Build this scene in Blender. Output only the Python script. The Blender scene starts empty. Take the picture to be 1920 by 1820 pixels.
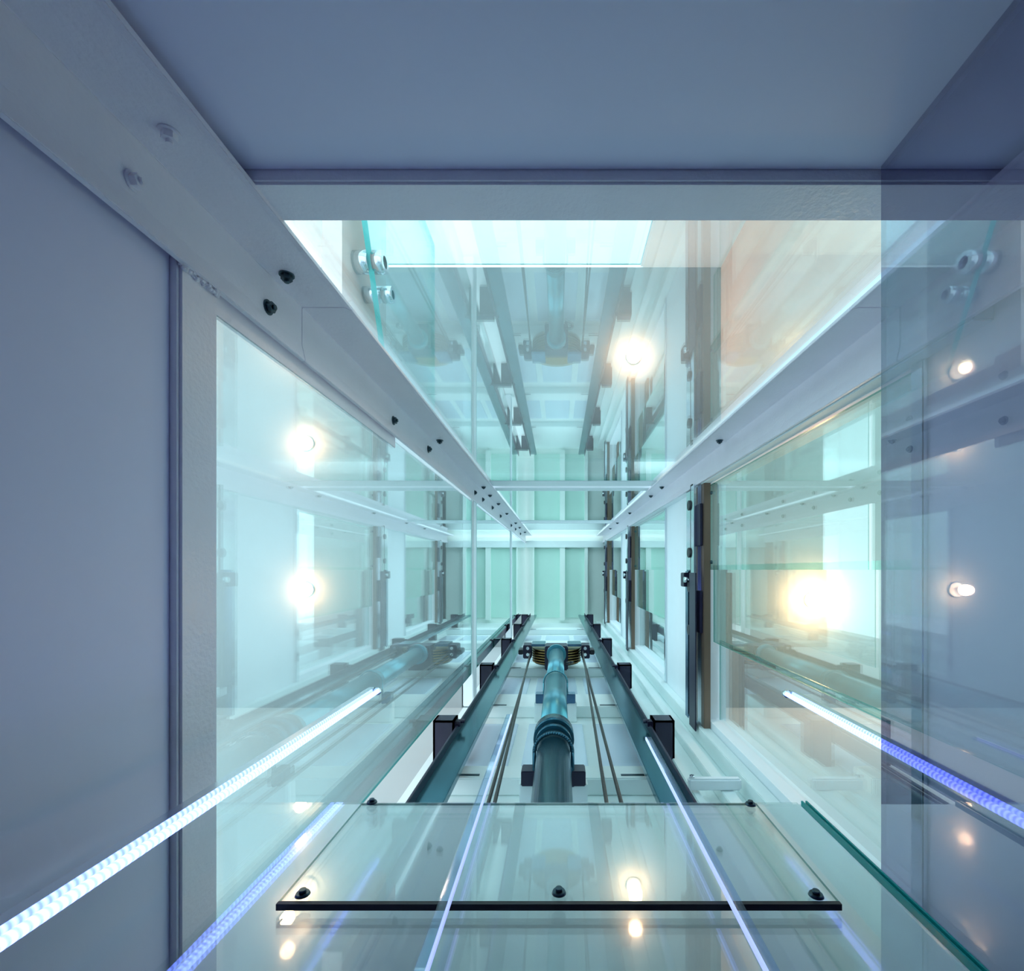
import bpy, bmesh, math, random
from mathutils import Vector, Matrix
random.seed(4)
S = bpy.context.scene
C = S.collection
PI = math.pi
# Axes: the camera stands near the foot of the lift shaft and looks straight up (+Z).
# +X is the landing-door side (picture right), +Y is the jack side (picture bottom).
# ------------------------------------------------------------------ camera
cd = bpy.data.cameras.new('camera'); cam = bpy.data.objects.new('camera', cd); C.objects.link(cam)
cam.location = (0, 0, 0); cam.rotation_euler = (PI, 0, 0)
cd.sensor_width = 36; cd.lens = 16.875; cd.clip_start = .02; cd.clip_end = 100
cd.shift_x = -88/1920; cd.shift_y = 158/1920
S.camera = cam
# ------------------------------------------------------------------ world and exposure
w = bpy.data.worlds.new('sky'); S.world = w; w.use_nodes = True
bg = w.node_tree.nodes['Background']; bg.inputs[0].default_value = (.74, .90, 1.0, 1); bg.inputs[1].default_value = 1.35
S.view_settings.view_transform = 'Standard'; S.view_settings.look = 'None'
S.view_settings.gamma = 1; S.view_settings.use_curve_mapping = False
S.view_settings.exposure = 1.15
cy = S.cycles
cy.max_bounces = 12; cy.diffuse_bounces = 5; cy.glossy_bounces = 6; cy.transmission_bounces = 8
cy.transparent_max_bounces = 32; cy.use_denoising = True
cy.sample_clamp_indirect = 6; cy.caustics_reflective = False; cy.caustics_refractive = False
BULB = 48; LED_REFL = 2.3

# ------------------------------------------------------------------ materials
def newmat(name):
    m = bpy.data.materials.new(name); m.use_nodes = True
    nt = m.node_tree
    return m, nt, nt.nodes['Principled BSDF'], nt.nodes['Material Output']
def paint(name, col, rough=.45, bump=.0, scale=40, var=.03, metal=0, spec=.5, coat=0):
    m, nt, p, out = newmat(name)
    p.inputs['Roughness'].default_value = rough; p.inputs['Metallic'].default_value = metal
    p.inputs['Specular IOR Level'].default_value = spec; p.inputs['Coat Weight'].default_value = coat
    tc = nt.nodes.new('ShaderNodeTexCoord')
    n = nt.nodes.new('ShaderNodeTexNoise'); n.inputs['Scale'].default_value = scale/8; n.inputs['Detail'].default_value = 4
    nt.links.new(tc.outputs['Object'], n.inputs['Vector'])
    mx = nt.nodes.new('ShaderNodeMix'); mx.data_type = 'RGBA'
    mx.inputs[6].default_value = (*[c*(1-var) for c in col], 1); mx.inputs[7].default_value = (*[min(1, c*(1+var)) for c in col], 1)
    nt.links.new(n.outputs['Fac'], mx.inputs[0]); nt.links.new(mx.outputs[2], p.inputs['Base Color'])
    if bump:
        n2 = nt.nodes.new('ShaderNodeTexNoise'); n2.inputs['Scale'].default_value = scale; n2.inputs['Detail'].default_value = 3
        nt.links.new(tc.outputs['Object'], n2.inputs['Vector'])
        b = nt.nodes.new('ShaderNodeBump'); b.inputs['Strength'].default_value = bump; b.inputs['Distance'].default_value = .004
        nt.links.new(n2.outputs['Fac'], b.inputs['Height']); nt.links.new(b.outputs[0], p.inputs['Normal'])
    return m
def glass(name, tint, base=.0, gain=1.0, tint_edge=None):
    """clear pane: transparent body mixed with a mirror reflection by Fresnel"""
    m, nt, p, out = newmat(name); nt.nodes.remove(p)
    g = nt.nodes.new('ShaderNodeNewGeometry')
    io = nt.nodes.new('ShaderNodeMapRange'); io.inputs['To Min'].default_value = 1.5; io.inputs['To Max'].default_value = 1/1.5
    nt.links.new(g.outputs['Backfacing'], io.inputs['Value'])
    fr = nt.nodes.new('ShaderNodeFresnel'); nt.links.new(io.outputs[0], fr.inputs['IOR'])
    ma = nt.nodes.new('ShaderNodeMath'); ma.operation = 'MULTIPLY_ADD'; ma.use_clamp = True
    ma.inputs[1].default_value = gain; ma.inputs[2].default_value = base; nt.links.new(fr.outputs[0], ma.inputs[0])
    tr = nt.nodes.new('ShaderNodeBsdfTransparent'); tr.inputs[0].default_value = (*tint, 1)
    gl = nt.nodes.new('ShaderNodeBsdfGlossy'); gl.inputs['Roughness'].default_value = .0; gl.inputs['Color'].default_value = (.96, 1, 1, 1)
    mx = nt.nodes.new('ShaderNodeMixShader'); nt.links.new(ma.outputs[0], mx.inputs[0])
    nt.links.new(tr.outputs[0], mx.inputs[1]); nt.links.new(gl.outputs[0], mx.inputs[2]); nt.links.new(mx.outputs[0], out.inputs[0])
    return m
def emit(name, col, st):
    m, nt, p, out = newmat(name)
    p.inputs['Base Color'].default_value = (.8, .8, .8, 1)
    p.inputs['Emission Color'].default_value = (*col, 1); p.inputs['Emission Strength'].default_value = st
    return m
M = dict(
    white=paint('white_paint', (.84, .91, .94), .5, .05, 60),
    shaftwhite=paint('shaft_white_paint', (.82, .93, .92), .45, .05, 50),
    mint=paint('mint_white_paint', (.80, .92, .86), .5, .05, 50),
    mintpanel=paint('mint_panel', (.55, .80, .70), .4, .02, 50),
    steelwhite=paint('painted_steel', (.88, .84, .91), .28, .35, 90, .04, spec=.6),
    wallgrey=paint('lower_wall_paint', (.80, .79, .97), .42, .03, 40),
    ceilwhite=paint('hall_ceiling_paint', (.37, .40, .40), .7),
    hallwall=paint('hall_wall_paint', (.50, .56, .56), .7),
    bluepanel=paint('pale_blue_panel', (.66, .80, .92), .15, spec=.7),
    beige=paint('beige_plaster', (.85, .62, .55), .7),
    dark=paint('dark_violet_steel', (.012, .010, .035), .4, .1, 80),
    railsteel=paint('oily_rail_steel', (.03, .15, .20), .18, .05, 30, .25, metal=.75),
    jack=paint('jack_casing_steel', (.022, .10, .15), .22, .7, 22, .8, metal=.6),
    jackclean=paint('jack_ram_steel', (.10, .30, .36), .30, .02, 30, .1, metal=.85),
    chrome=paint('chrome', (.75, .80, .84), .12, metal=1),
    bluesteel=paint('blue_door_gear_steel', (.10, .20, .32), .2, metal=.9, var=.3),
    bronze=paint('door_post_bronze', (.22, .15, .11), .3, metal=.5),
    black=paint('black_rubber', (.008, .01, .015), .45),
    rope=paint('greased_rope', (.06, .055, .05), .45, .5, 300, .3, metal=.4),
    gold=paint('sheave_rope_brass', (.32, .20, .06), .35, metal=.7),
    greenedge=paint('glass_edge_green', (.0, .42, .38), .15),
    plate=paint('lacquered_back_panel', (.84, .92, .90), .12, coat=1, var=.02),
    bolt=paint('bolt_steel', (.05, .09, .11), .3, metal=.8),
    glass=glass('clear_glass', (.89, .985, .985), .05, 1.8),
    doorglass=glass('green_door_glass', (.82, .96, .91), .06, 1.6),
    carglass=glass('grey_car_glass', (.60, .58, .70), .08, 2.0),
    rearglass=glass('rear_car_glass', (.975, .995, .99), .07, 1.6),
    bandtint=glass('blue_reflection_band', (.80, .86, 1.0), .04, 1.0),  # tint of the added strips that imitate mirrored bands
    bulb=emit('bulb_glow', (1, .46, .24), BULB),
    softrefl=emit('soft_blue_reflection', (.36, .46, 1), .45),  # glow that imitates a blue band mirrored in the glass
    tube=emit('led_reflection_glow', (.17, .25, 1), LED_REFL),  # glow that imitates LED strips mirrored in the glass
)
# the tubes stand for LED strips mirrored in glass; on each diffuser brightness ripples along the length
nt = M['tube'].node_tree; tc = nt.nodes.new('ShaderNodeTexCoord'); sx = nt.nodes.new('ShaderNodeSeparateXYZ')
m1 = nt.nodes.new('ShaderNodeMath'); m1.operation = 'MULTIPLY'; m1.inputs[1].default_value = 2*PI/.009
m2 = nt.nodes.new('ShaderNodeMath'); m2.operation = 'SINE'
m3 = nt.nodes.new('ShaderNodeMath'); m3.operation = 'MULTIPLY_ADD'; m3.inputs[1].default_value = LED_REFL*.4; m3.inputs[2].default_value = LED_REFL
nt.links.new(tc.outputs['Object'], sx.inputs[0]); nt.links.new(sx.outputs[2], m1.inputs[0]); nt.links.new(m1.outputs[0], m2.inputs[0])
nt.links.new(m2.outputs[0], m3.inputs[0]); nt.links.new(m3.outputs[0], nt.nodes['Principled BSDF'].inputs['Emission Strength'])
# ------------------------------------------------------------------ helpers
class MB:
    def __init__(s): s.v = []; s.f = []; s.m = []; s.sm = []
    def box(s, x0, x1, y0, y1, z0, z1, mi=0):
        n = len(s.v); x0, x1 = sorted((x0, x1)); y0, y1 = sorted((y0, y1)); z0, z1 = sorted((z0, z1))
        s.v += [(x, y, z) for z in (z0, z1) for y in (y0, y1) for x in (x0, x1)]
        for q in ((0,2,3,1),(4,5,7,6),(0,1,5,4),(2,6,7,3),(0,4,6,2),(1,3,7,5)):
            s.f.append([n+i for i in q]); s.m.append(mi); s.sm.append(False)
        return s
    def pane(s, axis, c, t, a0, a1, z0, z1):
        """glass sheet normal to axis; slot 0 on the broad faces, slot 1 on the edges"""
        n0 = len(s.f)
        if axis == 'x': s.box(c-t/2, c+t/2, a0, a1, z0, z1, 1); broad = (4, 5)
        else: s.box(a0, a1, c-t/2, c+t/2, z0, z1, 1); broad = (2, 3)
        for b in broad: s.m[n0+b] = 0
        return s
    def cyl(s, p, q, r, n=16, r2=None, mi=0, cap=True, smooth=True):
        p = Vector(p); q = Vector(q); d = (q-p).normalized(); r2 = r if r2 is None else r2
        a = Vector((1, 0, 0)) if abs(d.x) < .9 else Vector((0, 1, 0))
        u = d.cross(a).normalized(); v = d.cross(u)
        k = len(s.v)
        for c, rr in ((p, r), (q, r2)):
            for i in range(n):
                t = 2*PI*i/n; s.v.append(tuple(c+(u*math.cos(t)+v*math.sin(t))*rr))
        for i in range(n):
            j = (i+1) % n; s.f.append([k+i, k+n+i, k+n+j, k+j][::-1]); s.m.append(mi); s.sm.append(smooth)
        if cap:
            s.f.append([k+i for i in range(n)]); s.m.append(mi); s.sm.append(False)
            s.f.append([k+n+i for i in range(n)][::-1]); s.m.append(mi); s.sm.append(False)
        return s
    def prism(s, pts, z0, z1, mi=0):
        n = len(s.v); k = len(pts)
        s.v += [(x, y, z0) for x, y in pts]+[(x, y, z1) for x, y in pts]
        for i in range(k):
            j = (i+1) % k; s.f.append([n+i, n+j, n+k+j, n+k+i]); s.m.append(mi); s.sm.append(False)
        s.f.append([n+i for i in range(k)][::-1]); s.m.append(mi); s.sm.append(False)
        s.f.append([n+k+i for i in range(k)]); s.m.append(mi); s.sm.append(False)
        return s
    def tube(s, pts, r, n=8, mi=0):
        for a, b in zip(pts, pts[1:]): s.cyl(a, b, r, n, mi=mi)
        return s
    def ring(s, c, R, r, a0, a1, seg=20, n=8, plane='z', mi=0):
        pts = []
        for i in range(seg+1):
            t = a0+(a1-a0)*i/seg; x, y = R*math.cos(t), R*math.sin(t)
            pts.append((c[0]+x, c[1]+y, c[2]) if plane == 'z' else (c[0], c[1]+x, c[2]+y))
        return s.tube(pts, r, n, mi)
    def sphere(s, c, r, n=16, mi=0):
        k = len(s.v); rows = n//2
        for i in range(rows+1):
            a = PI*i/rows
            for j in range(n):
                b = 2*PI*j/n; s.v.append((c[0]+r*math.sin(a)*math.cos(b), c[1]+r*math.sin(a)*math.sin(b), c[2]+r*math.cos(a)))
        for i in range(rows):
            for j in range(n):
                j2 = (j+1) % n
                s.f.append([k+i*n+j, k+(i+1)*n+j, k+(i+1)*n+j2, k+i*n+j2]); s.m.append(mi); s.sm.append(True)
        return s
    def build(s, name, mats, parent=None, bevel=0):
        if not isinstance(mats, (list, tuple)): mats = [mats]
        root = parent
        while root is not None and root.parent is not None: root = root.parent
        L = root.location if root is not None else Vector((0, 0, 0))
        me = bpy.data.meshes.new(name)
        me.from_pydata([(a-L.x, b-L.y, c-L.z) for a, b, c in s.v], [], s.f)
        for mt in mats: me.materials.append(mt)
        me.polygons.foreach_set('material_index', s.m); me.polygons.foreach_set('use_smooth', s.sm)
        bm = bmesh.new(); bm.from_mesh(me)
        bmesh.ops.recalc_face_normals(bm, faces=bm.faces)
        if bevel:
            bmesh.ops.remove_doubles(bm, verts=bm.verts, dist=1e-6)
            bmesh.ops.bevel(bm, geom=bm.edges[:], offset=bevel, segments=2, affect='EDGES', clamp_overlap=True)
        bm.to_mesh(me); bm.free(); me.update()
        o = bpy.data.objects.new(name, me); C.objects.link(o); o.parent = parent
        return o
def tag(o, label=None, cat=None, group=None, kind=None):
    if label: o['label'] = label
    if cat: o['category'] = cat
    if group: o['group'] = group
    if kind: o['kind'] = kind
    return o
def empty(name, loc, label=None, cat=None, group=None, kind=None):
    o = bpy.data.objects.new(name, None); C.objects.link(o); o.location = loc; o.empty_display_size = .1
    return tag(o, label, cat, group, kind)
def tree(o, parent=None, loc=None):
    c = o.copy(); C.objects.link(c); c.parent = parent
    if loc is not None: c.location = loc
    for ch in [x for x in C.objects if x.parent == o]: tree(ch, c)
    return c
def struct(name, mb, mat, label, cat, bevel=0):
    return tag(mb.build(name, mat, bevel=bevel), label, cat, kind='structure')

FL = -1.6            # pit floor
STOREY = 3.15
TOP = 10.4
# ------------------------------------------------------------------ the shell
struct('floor', MB().box(-.95, 1.2, -.95, 1.3, FL-.1, FL), M['wallgrey'], 'grey pit floor below the camera', 'floor')
struct('wall_left', MB().box(-.90, -.731, -.751, 1.15, FL, .90), M['wallgrey'], 'smooth blue-grey wall filling the lower left', 'wall')
struct('wall_front', MB().box(-.90, 1.12, -.92, -.751, FL, .90), M['wallgrey'], 'smooth blue-grey wall across the top of the view', 'wall')
struct('wall_back', MB().box(-.80, 1.12, 1.15, 1.30, FL, TOP+.1), M['shaftwhite'], 'white rear shaft wall behind the jack and rails', 'wall')
struct('wall_back', MB().box(-3.3, -.80, 1.15, 1.30, FL, TOP), M['hallwall'], 'grey-green hall wall beyond the lower left glass', 'wall')
struct('wall_back', MB().box(1.12, 4.2, 1.15, 1.30, FL, TOP), M['hallwall'], 'grey-green hall wall beyond the landing doors', 'wall')
# landing side wall: solid between the door openings (opening y -.56 .. 1.02)
wr = MB(); wr.box(1.0, 1.12, -.92, 1.15, FL, 1.32)
for k in range(3):
    z0 = 3.22+k*STOREY; z1 = min(4.47+k*STOREY, TOP)
    wr.box(1.0, 1.12, -.92, 1.15, z0, z1)
    wr.box(1.0, 1.12, -.92, -.57, 1.32+k*STOREY, z0); wr.box(1.0, 1.12, 1.03, 1.15, 1.32+k*STOREY, z0)
wr.box(1.0, 1.12, -.92, 1.15, 9.6, TOP)
struct('wall_right', wr, M['white'], 'white landing wall with three door openings', 'wall')
# hall walls outside the glass
WX0, WX1 = -1.44, .70
wf = MB()
wf.box(-3.4, WX0, -2.56, -2.52, 1.0, 4.13); wf.box(WX1, 3.4, -2.56, -2.52, 1.0, 4.13)
wf.box(WX0, WX1, -2.56, -2.52, 1.0, 1.2)
struct('wall_outer_front', wf, M['white'], 'pale hall wall with a tall window beyond the front glass', 'wall')
struct('wall_hall_beige', MB().box(1.35, 1.45, -2.52, -.80, 1.0, 4.0), M['beige'], 'beige wall at the right of the front hall', 'wall')
win = empty('window_1', (-.4, -2.54, 1.2), 'tall bright window in the front hall wall', 'window', kind='structure')
MB().pane('y', -2.545, .010, WX0+.02, WX1-.02, 1.25, 4.0).build('pane', [M['glass'], M['greenedge']], win)
f = MB(); f.box(WX0, WX0+.02, -2.56, -2.525, 1.2, 4.0); f.box(WX1-.02, WX1, -2.56, -2.525, 1.2, 4.0); f.box(WX0+.02, WX1-.02, -2.56, -2.525, 1.2, 1.25)
f.build('window_frame', M['white'], win)
# slabs round the shaft: landings floor/ceiling
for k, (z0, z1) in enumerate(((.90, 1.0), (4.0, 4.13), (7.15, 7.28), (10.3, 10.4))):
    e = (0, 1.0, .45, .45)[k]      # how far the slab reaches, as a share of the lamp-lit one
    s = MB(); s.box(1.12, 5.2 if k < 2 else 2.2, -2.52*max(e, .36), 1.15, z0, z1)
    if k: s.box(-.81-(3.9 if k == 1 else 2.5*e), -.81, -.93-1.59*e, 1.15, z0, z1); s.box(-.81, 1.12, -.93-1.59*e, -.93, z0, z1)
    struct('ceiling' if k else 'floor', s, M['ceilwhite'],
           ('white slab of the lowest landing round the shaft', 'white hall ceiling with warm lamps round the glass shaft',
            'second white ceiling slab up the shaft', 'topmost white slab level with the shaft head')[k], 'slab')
# shaft head
ch = empty('ceiling', (.15, .2, TOP), 'mint green shaft head closing the far end', 'ceiling', kind='structure')
MB().box(-.80, 1.0, -.80, 1.15, TOP, TOP+.12).build('head_slab', M['mint'], ch)
for x0, x1 in ((-.53, .02), (.13, .55)):
    MB().box(x0, x1, -.45, 1.03, TOP-.03, TOP).build('recessed_panel', M['mintpanel'], ch)
for x0, x1 in ((-.56, -.53), (.02, .13), (.55, .62)):
    MB().box(x0, x1, -.48, 1.08, TOP-.10, TOP).build('batten', M['mint'], ch)
MB().box(-.72, .98, -.62, -.48, TOP-.12, TOP).build('cross_batten', M['shaftwhite'], ch)

# ------------------------------------------------------------------ ring beams
def ring(z, label_l, label_f, heavy):
    h = .102 if heavy else .06
    a = MB().box(-.80, -.7115 if heavy else -.713, -.735, 1.14, z-(0 if heavy else .06), z+h+(0 if heavy else .04))
    ao = tag(a.build('ring_beam', M['steelwhite' if heavy else 'white'], bevel=.006), label_l, 'beam', 'painted ring beams round the shaft')
    if heavy:
        b = MB().box(-.80, .99, -.80, -.7262, z, z+h)
    else:
        b = MB().box(-.80, .99, -.80, -.735, z-.08, z+.16); b.box(-.80, .99, -.80, -.735, z+.26, z+.42)
    tag(b.build('ring_beam', M['steelwhite'] if heavy else M['white'], bevel=.005), label_f, 'beam', 'painted ring beams round the shaft')
    return ao
beam0 = ring(.901, 'grey painted post-like beam with weld marks at far left, nearest', 'grey painted beam across the top, nearest and broadest', True)
ring(4.06, 'thin white beam down the left glass, second up the shaft', 'pair of thin white tubes across the upper glass, second level', False)
ring(7.22, 'thin white beam at the third level of the left glass', 'pair of thin white tubes at the third level of the upper glass', False)
wb = MB()
for i in range(70):
    t = i/70; x = -.711+.004*t+random.uniform(-.003, .003); y = -.572+random.uniform(-.004, .004)
    wb.sphere((x, y, .903+.097*t), random.uniform(.0025, .0055), 6)
tag(wb.build('weld_bead', M['steelwhite'], beam0), 'rough white-painted weld bead')

# ------------------------------------------------------------------ glass walls
def gwall(axis, c, a0, a1, z0, z1, n, label):
    g = empty('window_%d' % n, (c if axis == 'x' else (a0+a1)/2, c if axis == 'y' else (a0+a1)/2, z0), label, 'glass wall', kind='structure')
    MB().pane(axis, c, .010, a0, a1, z0, z1).build('pane', [M['glass'], M['greenedge']], g)
zs = ((1.006, 4.055), (4.185, 7.215), (7.345, 10.29))
for i, (z0, z1) in enumerate(zs):
    word = ('nearest', 'middle', 'farthest')[i]
    gwall('x', -.728, -.72, .862, z0 + (.04 if i else 0), z1 - (.065 if i < 2 else 0), 2+i, 'left glass wall of the shaft, %s pane' % word)
    gwall('y', -.742, -.715, .99, z0 + (.30 if i else 0), z1 - (.09 if i < 2 else 0), 5+i, 'upper glass wall of the shaft, %s pane' % word)

# ------------------------------------------------------------------ columns
def column(mx, vx, w1, label):
    col = empty('steel_column', (vx, -.73, FL), label, 'column', 'painted angle columns of the shaft frame')
    t = .012
    inner = [(w1, -.7165), (w1-.020, -.7255), (0, -.7255), (0, -.621), (.010, -.577)]
    outer = [(w1, -.7285), (w1-.022, -.7375), (-t, -.7375), (-t, -.620), (-.001, -.575)]
    pts = [(vx+mx*x, y) for x, y in inner+outer[::-1]]
    MB().prism(pts, FL, 1.3265).build('column_segment', M['steelwhite'], col, bevel=.0015)
    MB().prism(pts, 1.3290, 10.29).build('column_segment', M['steelwhite'], col, bevel=.0015)
    return col
def hexbolt(col, x, y, z, nrm, r=.011, mat='bolt'):
    """bolt head standing proud of a flange"""
    n = Vector(nrm); p = Vector((x, y, z))
    b = MB(); b.cyl(p, p+n*.003, r*1.35, 16); b.cyl(p+n*.003, p+n*.014, r, 6, smooth=False); b.cyl(p+n*.014, p+n*.020, r*.45, 10)
    return b.build('bolt', M[mat], col)
cl = column(1, -.711, .138, 'long pale painted angle column with dark bolts, running up the left corner')
hexbolt(cl, -.646, -.7255, .796, (0, 1, 0), .012, 'steelwhite'); hexbolt(cl, -.711, -.647, .80, (1, 0, 0), .012, 'steelwhite')
for z in (1.18, 2.69, 4.2, 4.66, 5.25, 6.16, 7.4, 8.2, 9.2): hexbolt(cl, -.660+.01*math.sin(z*9), -.7255, z, (0, 1, 0), .012+.001*z)
for z in (1.172, 2.06, 2.61, 4.05, 4.46, 5.1, 5.8, 7.1, 7.8, 8.8): hexbolt(cl, -.711, -.650+.01*math.sin(z*7), z, (1, 0, 0), .012+.001*z)
MB().box(-.735, -.722, -.60, -.536, 1.0, 2.12).build('glazing_strip', M['steelwhite'], cl, bevel=.002)
cr = column(-1, .944, .138, 'long pale painted angle column running up the right corner above the doors')
for z in (2.69, 4.2, 4.7, 6.1, 7.4, 8.4): hexbolt(cr, .900, -.7255, z, (0, 1, 0), .012+.001*z)

# header trims along the right corner
tr = empty('trim_1', (.98, -.6, 1.1), 'white folded trim strips between right column and landing doors', 'trim', kind='structure')
MB().box(.958, .999, -.70, -.645, 1.1, 10.2).build('strip', M['white'], tr, bevel=.003)
MB().box(.966, .999, -.640, -.625, 1.1, 10.2).build('strip', M['steelwhite'], tr, bevel=.002)
MB().box(.950, .999, -.620, -.572, 1.1, 10.2).build('strip', M['white'], tr, bevel=.003)
tb = empty('trim_2', (.9, 1.1, FL), 'white vertical ledges in the rear right corner of the shaft', 'trim', kind='structure')
for x0, x1, y0, y1 in ((.93, .998, 1.045, 1.149), (.80, .865, 1.09, 1.149), (.66, .70, 1.10, 1.149)):
    MB().box(x0, x1, y0, y1, FL, 10.2).build('ledge', M['shaftwhite'], tb, bevel=.004)

# ------------------------------------------------------------------ landing doors
def door(n, dz, label):
    d = empty('door_%d' % n, (1.02, .2, 1.33), label, 'door', kind='structure')
    # two glass leaves and a fixed side pane
    l1 = MB().pane('x', 1.005, .012, -.560, .0, 1.36, 3.20).build('door_leaf', [M['doorglass'], M['greenedge']], d)
    l2 = MB().pane('x', 1.035, .012, -.03, .480, 1.36, 3.20).build('door_leaf', [M['doorglass'], M['greenedge']], d)
    MB().pane('x', 1.075, .010, .47, 1.02, 1.34, 3.20).build('side_pane', [M['glass'], M['greenedge']], d)
    j = MB().box(1.0, 1.10, 1.0, 1.03, 1.33, 3.22).build('jamb', M['white'], d)
    MB().box(.985, 1.10, -.60, 1.06, 1.30, 1.345).build('sill', M['chrome'], d, bevel=.003)
    for y in (-.50, -.05):
        MB().cyl((.996, y, 3.12), (.985, y, 3.12), .012, 12).build('clamp_stud', M['bolt'], l1)
    # hanger gear across the head of the door
    gz = 3.16
    MB().box(.955, .999, -.60, 1.09, gz, gz+.05).build('hanger_rail', M['bronze'], d, bevel=.003)
    MB().box(.915, .950, -.58, 1.08, gz+.09, gz+.17).build('hanger_track', M['chrome'], d, bevel=.004)
    MB().box(.906, .914, .02, 1.075, gz+.03, gz+.18).build('gear_cover', M['dark'], d, bevel=.002)
    MB().box(.950, .999, -.62, 1.10, gz+.05, gz+.42).build('gear_back_plate', M['chrome'], d, bevel=.003)
    MB().box(.93, .950, -.60, 1.09, gz+.20, gz+.24).build('track_lip', M['black'], d, bevel=.002)
    MB().box(.925, .950, .0, 1.07, gz+.27, gz+.36).build('counterweight_tube', M['bluesteel'], d, bevel=.01)
    for y in (-.45, -.12, .12, .42):
        MB().cyl((.905, y, gz+.20), (.93, y, gz+.20), .035, 18).build('hanger_roller', M['black'], d)
    for y in (-.30, .28):
        MB().box(.935, .953, y-.14, y+.14, gz+.02, gz+.10).build('hanger_plate', M['dark'], d, bevel=.002)
    lk = MB().box(.885, .93, .02, .12, gz+.24, gz+.33).build('door_lock', M['dark'], d, bevel=.004)
    MB().cyl((.88, .07, gz+.22), (.91, .07, gz+.22), .02, 14).build('lock_roller', M['chrome'], lk)
    return d
d1 = door(1, 0, 'nearest glass landing door with green-edged leaves')
for k in (1, 2):
    c = tree(d1, None, (d1.location.x, d1.location.y, d1.location.z+k*STOREY)); c.name = 'door_%d' % (k+1)
    c['label'] = ('', 'second glass landing door up the shaft, above the nearest', 'small farthest glass landing door near the shaft head')[k]

# ------------------------------------------------------------------ car glass around the camera
ZC = .894
cg = empty('car_side_glass', (.605, 0, FL), 'tall grey-tinted glass pane at the right edge, full of reflections', 'glass pane')
MB().pane('x', .605, .010, -1.6*.5, .80, FL, ZC).build('pane', [M['carglass'], M['carglass']], cg)
rg = empty('car_rear_glass', (0, .435, FL), 'clear glass pane across the bottom of the view with green edges', 'glass pane')
MB().pane('y', .435, .004, -.68, .443, FL, ZC).build('pane', [M['rearglass'], M['rearglass']], rg)
for dx in (.008, .016):
    MB().box(.443+dx, .446+dx, .43, .44, FL, ZC).build('edge_strip', M['greenedge'], rg)
bp = empty('back_panel', (0, .58, FL), 'pale green lacquered panel behind the rear glass', 'panel')
MB().box(-.55, .59, .568, .586, FL, 1.165).build('panel_sheet', M['plate'], bp, bevel=.002)
YP = .418
cp = empty('cover_plate', (0, YP, .8), 'wide clear cover plate with black lower edge and five dark screws', 'plate')
MB().pane('y', YP+.006, .004, -.357, .357, .606, .868).build('plate_sheet', [M['rearglass'], M['greenedge']], cp)
MB().box(-.354, .354, YP, YP+.008, .600, .606).build('edge_gasket', M['black'], cp)
for x, z in ((-.330, .618), (0, .621), (.330, .616), (-.336, .862), (.341, .855)):
    sc = MB().cyl((x, YP, z), (x, YP-.003, z), .0095, 16, .008); sc.cyl((x, YP-.003, z), (x, YP-.007, z), .0045, 10)
    sc.build('screw', M['bolt'], cp)

# ------------------------------------------------------------------ mirrored LED lines, added as glowing tubes
def add_led_reflection(x, y, label):  # self-lit tube added where the glass mirrors an LED strip
    t = empty('led_reflection', (x, y, FL), label, 'LED reflection', 'blue-white LED reflections beside the car glass')
    MB().cyl((x, y, FL+.02), (x, y, 1.32), .006, 12).build('glow_rod', M['tube'], t)
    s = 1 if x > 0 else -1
    MB().box(x+s*.010, x+s*.026, y-.010, y+.010, FL, 1.33).build('added_housing', M['chrome'], t)
    MB().cyl((x, y, 1.32), (x, y, 1.332), .010, 12).build('added_end_cap', M['chrome'], t)
add_led_reflection(-.50, .335, 'long blue-white LED reflection, built as a glowing tube, crossing the lower left')
add_led_reflection(.628, .343, 'blue-white LED reflection, built as a glowing tube, crossing the lower right behind tinted glass')

def strip(x, y, z1, s, label):  # self-lit strip added where the glass mirrors a bluish band
    t = empty('blue_reflection', (x, y, FL), label, 'band reflection', 'blue band reflections beside the rear glass')
    MB().box(x, x+s*.003, y-.003, y+.003, FL, z1).build('reflection_edge', M['softrefl'], t)
    MB().box(x+s*.0025, x+s*.014, y-.003, y+.003, FL, z1).build('reflection_band', M['bandtint'], t)
strip(-.130, .40, 1.32, -1, 'thin blue reflection, built as a glowing strip, left of the jack ropes, running to the bottom edge')
strip(.205, .40, 1.14, 1, 'thin blue reflection, built as a glowing strip, right of the jack ropes, running to the bottom edge')

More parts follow.
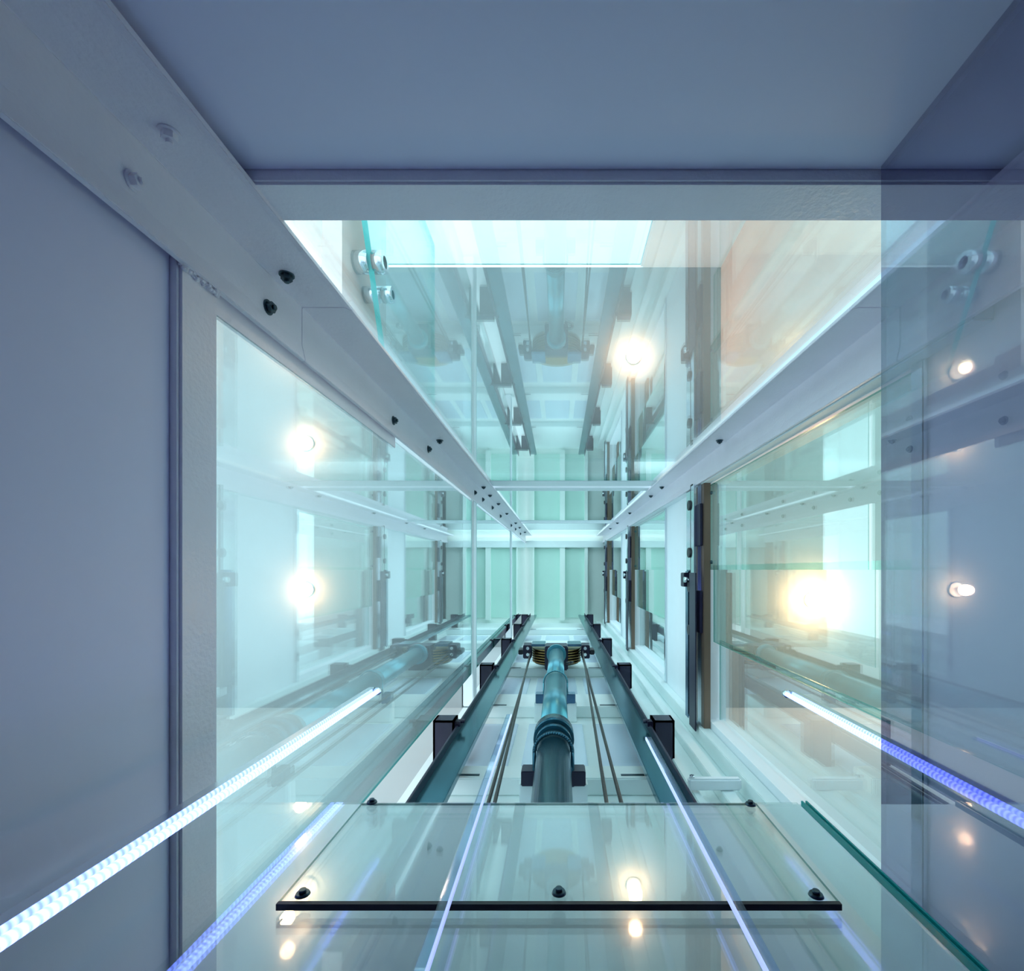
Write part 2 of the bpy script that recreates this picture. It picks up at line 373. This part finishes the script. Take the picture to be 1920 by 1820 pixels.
# ------------------------------------------------------------------ guide rails
def guide_rail(sx, xf, label):
    r = empty('guide_rail', (xf, .9, FL), label, 'guide rail', 'guide rails either side of the jack')
    o = lambda a: xf+sx*a       # a grows inwards (towards the jack)
    MB().box(o(0), o(.012), .915, 1.01, FL, 10.1).build('rail_flange', M['dark'], r, bevel=.002)
    MB().box(o(.012), o(.125), .953, .973, FL, 10.1).build('rail_web', M['railsteel'], r, bevel=.002)
    MB().box(o(.085), o(.135), .945, .981, FL, 10.1).build('rail_blade', M['railsteel'], r, bevel=.003)
    k = 0
    z = 1.15
    while z < 10:
        b = MB().box(o(-.13), o(-.006), .88, 1.149, z, z+.008)
        b.box(o(-.13), o(-.118), .88, 1.149, z, z+.11); b.box(o(-.018), o(-.006), .88, 1.149, z, z+.11)
        b.box(o(-.13), o(-.006), .88, .892, z, z+.11)
        br = b.build('bracket', M['dark'], r)
        c = MB().box(o(-.02), o(.022), 1.005, 1.035, z+.03, z+.08); c.cyl((o(.012), 1.02, z+.055), (o(.05), 1.02, z+.055), .014, 6)
        c.build('rail_clip', M['chrome'], br)
        c = MB().box(o(-.02), o(.022), .895, .925, z+.03, z+.08); c.cyl((o(.012), .90, z+.055), (o(.045), .90, z+.055), .012, 6)
        c.build('rail_clip', M['dark'], br)
        z += 1.65; k += 1
guide_rail(1, -.605, 'dark teal steel guide rail with bracket blocks, left of the jack')
guide_rail(-1, .545, 'dark teal steel guide rail with bracket blocks, right of the jack')

rp = empty('recess_panels', (0, 1.145, 1.6), 'pale blue recessed panels of the rear wall between the crossbeams', 'panel', kind='structure')
for z0, z1 in ((1.75, 2.35), (2.70, 3.55), (4.2, 5.05), (5.6, 6.7), (7.3, 8.3)):
    for x0, x1 in ((-.56, -.30), (-.22, .17), (.25, .50)):
        MB().box(x0, x1, 1.138, 1.1495, z0, z1).build('panel', M['bluepanel'], rp, bevel=.003)
# cross beams fixed to the rear wall
for z0, z1, lab in ((.95, 1.1, 'hidden'), (2.44, 2.60, 'nearest white crossbeam behind the jack, with slots'), (3.72, 4.10, 'second white crossbeam behind the jack'),
                    (5.15, 5.50, 'third white crossbeam, behind the sheave'), (6.9, 7.2, 'fourth white crossbeam, beyond the sheave'), (8.5, 8.8, 'farthest white crossbeam on the rear wall')):
    if lab == 'hidden': continue
    cb = empty('crossbeam', (0, 1.12, z0), lab, 'beam', 'white crossbeams on the rear wall')
    MB().box(-.60, .55, 1.06, 1.149, z0, z1).build('beam_channel', M['shaftwhite'], cb, bevel=.006)
    for x in (-.47, .38):
        MB().box(x-.06, x+.06, 1.056, 1.0605, z0+.03, z0+.045).build('slot', M['bolt'], cb)
jp = empty('fixing_plate', (.78, 1.1, 2.42), 'small white plate sticking out by the rear right corner', 'plate')
MB().box(.64, .90, 1.03, 1.088, 2.36, 2.40).build('plate_sheet', M['white'], jp, bevel=.008)
MB().cyl((.66, 1.03, 2.38), (.66, 1.018, 2.38), .012, 6).build('bolt', M['chrome'], jp)

# ------------------------------------------------------------------ hydraulic jack
JX, JY, JR = -.026, .85, .077
jk = empty('hydraulic_jack', (JX, JY, FL), 'thick blue-green steel hydraulic cylinder running up the middle', 'cylinder')
MB().cyl((JX, JY, FL), (JX, JY, 2.36), JR, 40).build('casing', M['jack'], jk)
cgb = MB().cyl((JX, JY, 2.34), (JX, JY, 2.40), .090, 40); cgb.cyl((JX, JY, 2.40), (JX, JY, 2.50), .102, 40); cgb.cyl((JX, JY, 2.50), (JX, JY, 2.54), .088, 40)
cgb.build('coupling_collar', M['jack'], jk)
MB().cyl((JX, JY, 2.54), (JX, JY, 3.70), JR, 40).build('upper_casing', M['jackclean'], jk)
MB().cyl((JX, JY, 3.70), (JX, JY, 4.81), JR*.93, 40).build('ram', M['jackclean'], jk)
for z, big in ((2.24, True), (3.62, False)):
    u = MB().ring((JX, JY, z), JR+.012, .009 if big else .007, PI, 2*PI, 24)
    for s in (-1, 1): u.cyl((JX+s*(JR+.012), JY, z), (JX+s*(JR+.012), JY+.16, z), .009 if big else .007, 8)
    cp_ = u.build('pipe_clamp', M['jack' if big else 'jackclean'], jk)
    for s in (-1, 1):
        MB().box(JX+s*.085, JX+s*.150, JY+.085, JY+.155, z-.015, z+.07).build('clamp_foot', M['dark' if big else 'bluesteel'], cp_, bevel=.004)
    MB().box(JX-.16, JX+.16, JY+.150, 1.149, z, z+.06).build('clamp_saddle', M['shaftwhite'], cp_, bevel=.004)
hose = MB(); hose.tube([(JX+.085, .90, 4.6), (JX+.13, .89, 4.62), (JX+.16, .90, 4.68), (JX+.15, .92, 4.76), (JX+.10, .93, 4.80)], .012, 8)
hose.build('bleed_hose', M['black'], jk)
# sheave block at the ram head
sh = empty('rope_sheave', (JX, .88, 4.86), 'dark sheave block with brass-coloured rope grooves on the jack head', 'sheave')
MB().box(JX-.118, JX+.118, .775, 1.02, 4.86, 5.10).build('yoke_block', M['dark'], sh, bevel=.01)
MB().cyl((JX, JY, 4.81), (JX, JY, 4.86), .098, 32).build('yoke_collar', M['jackclean'], sh)
for s in (-1, 1):
    MB().box(JX+s*.262, JX+s*.35, .79, .93, 5.02, 5.22).build('guide_shoe_arm', M['dark'], sh, bevel=.008)
    gs = MB().box(JX+s*.35, JX+s*.40, .84, .89, 5.03, 5.2).build('guide_shoe', M['black'], sh, bevel=.006)
    MB().box(JX+s*.118, JX+s*.262, .775, .80, 5.0, 5.24).build('cheek_plate', M['bluesteel'], sh, bevel=.004)
    for dz, y in ((0, .82), (0, .885)):
        MB().cyl((JX+s*.30, y, 5.02), (JX+s*.30, y, 5.005), .018, 6).build('bolt', M['chrome'], sh)
for i in range(4):
    MB().cyl((JX-.07+i*.047, .80, 4.86), (JX-.07+i*.047, .80, 4.84), .016, 6).build('bolt', M['chrome'], sh)
wl = MB()
for i in range(6):
    y = .835+i*.027
    wl.cyl((JX, y, 5.2), (JX, y+.010, 5.2), .262, 48, mi=1); wl.cyl((JX, y+.010, 5.2), (JX, y+.027, 5.2), .238, 48, mi=0)
wl.build('sheave_wheel', [M['black'], M['gold']], sh)
# ropes
for x, x2, y, lab in ((-.300, -.249, .91, 'dark steel rope left of the jack, outer of the left pair'),
                      (-.300, -.177, .87, 'dark steel rope left of the jack, inner of the left pair'),
                      (.248, .098, .85, 'dark steel rope right of the jack, inner and thinner one'),
                      (.248, .224, .885, 'dark steel rope right of the jack, middle one'),
                      (.248, .246, .92, 'dark steel rope right of the jack, outermost one')):
    tag(MB().cyl((x2, y, FL), (x, y, 5.01), .0075, 10).build('steel_rope', M['rope']), lab, 'rope', 'steel ropes beside the jack')

# ------------------------------------------------------------------ hall lamps
def lamp(x, y, z, label, r=.055):
    l = empty('ceiling_lamp', (x, y, z), label, 'lamp', 'warm globe lamps under the hall ceiling')
    MB().cyl((x, y, z), (x, y, z-.02), .06, 24).build('lamp_base', M['white'], l)
    MB().cyl((x, y, z-.02), (x, y, z-.06), .018, 12).build('lamp_neck', M['chrome'], l)
    MB().sphere((x, y, z-.06-r*.9), r, 20).build('globe', M['bulb'], l)
lamp(2.10, .25, 4.0, 'large warm globe lamp seen through the nearest landing door', .09)
lamp(.62, -1.77, 4.0, 'warm globe lamp beyond the upper glass wall')
lamp(-2.10, -1.05, 4.0, 'warm globe lamp beyond the left glass, upper of two', .045)
lamp(-2.10, .165, 4.0, 'warm globe lamp beyond the left glass, lower of two', .045)
lamp(-2.20, -1.95, 4.0, 'warm globe lamp behind the left corner column, mirrored in the rear glass', .055)
# ------------------------------------------------------------------ glass balustrade outside
gb = empty('glass_balustrade', (-.97, -1.6, 2.4), 'green-edged glass balustrade with two chrome standoffs beyond upper glass', 'balustrade')
b = MB(); x0, x1 = -.985, -.957
A = (-2.5, 2.05); B = (-1.10, 2.69)
n = 0
b.v = [(x, y, z) for x in (x0, x1) for (y, z) in (A, B, (B[0], 3.7), (A[0], 3.7))]
b.f = [[0,1,2,3], [4,7,6,5], [0,4,5,1], [1,5,6,2], [2,6,7,3], [3,7,4,0]]; b.m = [0, 0, 1, 1, 1, 1]; b.sm = [False]*6
b.build('pane', [M['glass'], M['greenedge']], gb)
for y, z, r in ((-1.60, 2.50, .055), (-1.50, 2.62, .042)):
    s = MB().cyl((-1.06, y, z), (-.905, y, z), r*.55, 20); s.cyl((-.962, y, z), (-.905, y, z), r, 28); s.cyl((-1.06, y, z), (-.982, y, z), r, 28)
    so = s.build('standoff', M['chrome'], gb)
tag(MB().box(-1.16, -1.062, -2.5, -1.0, 2.35, 2.95).build('stair_stringer', M['beige']), 'beige stair side board behind the chrome standoffs', 'stringer')
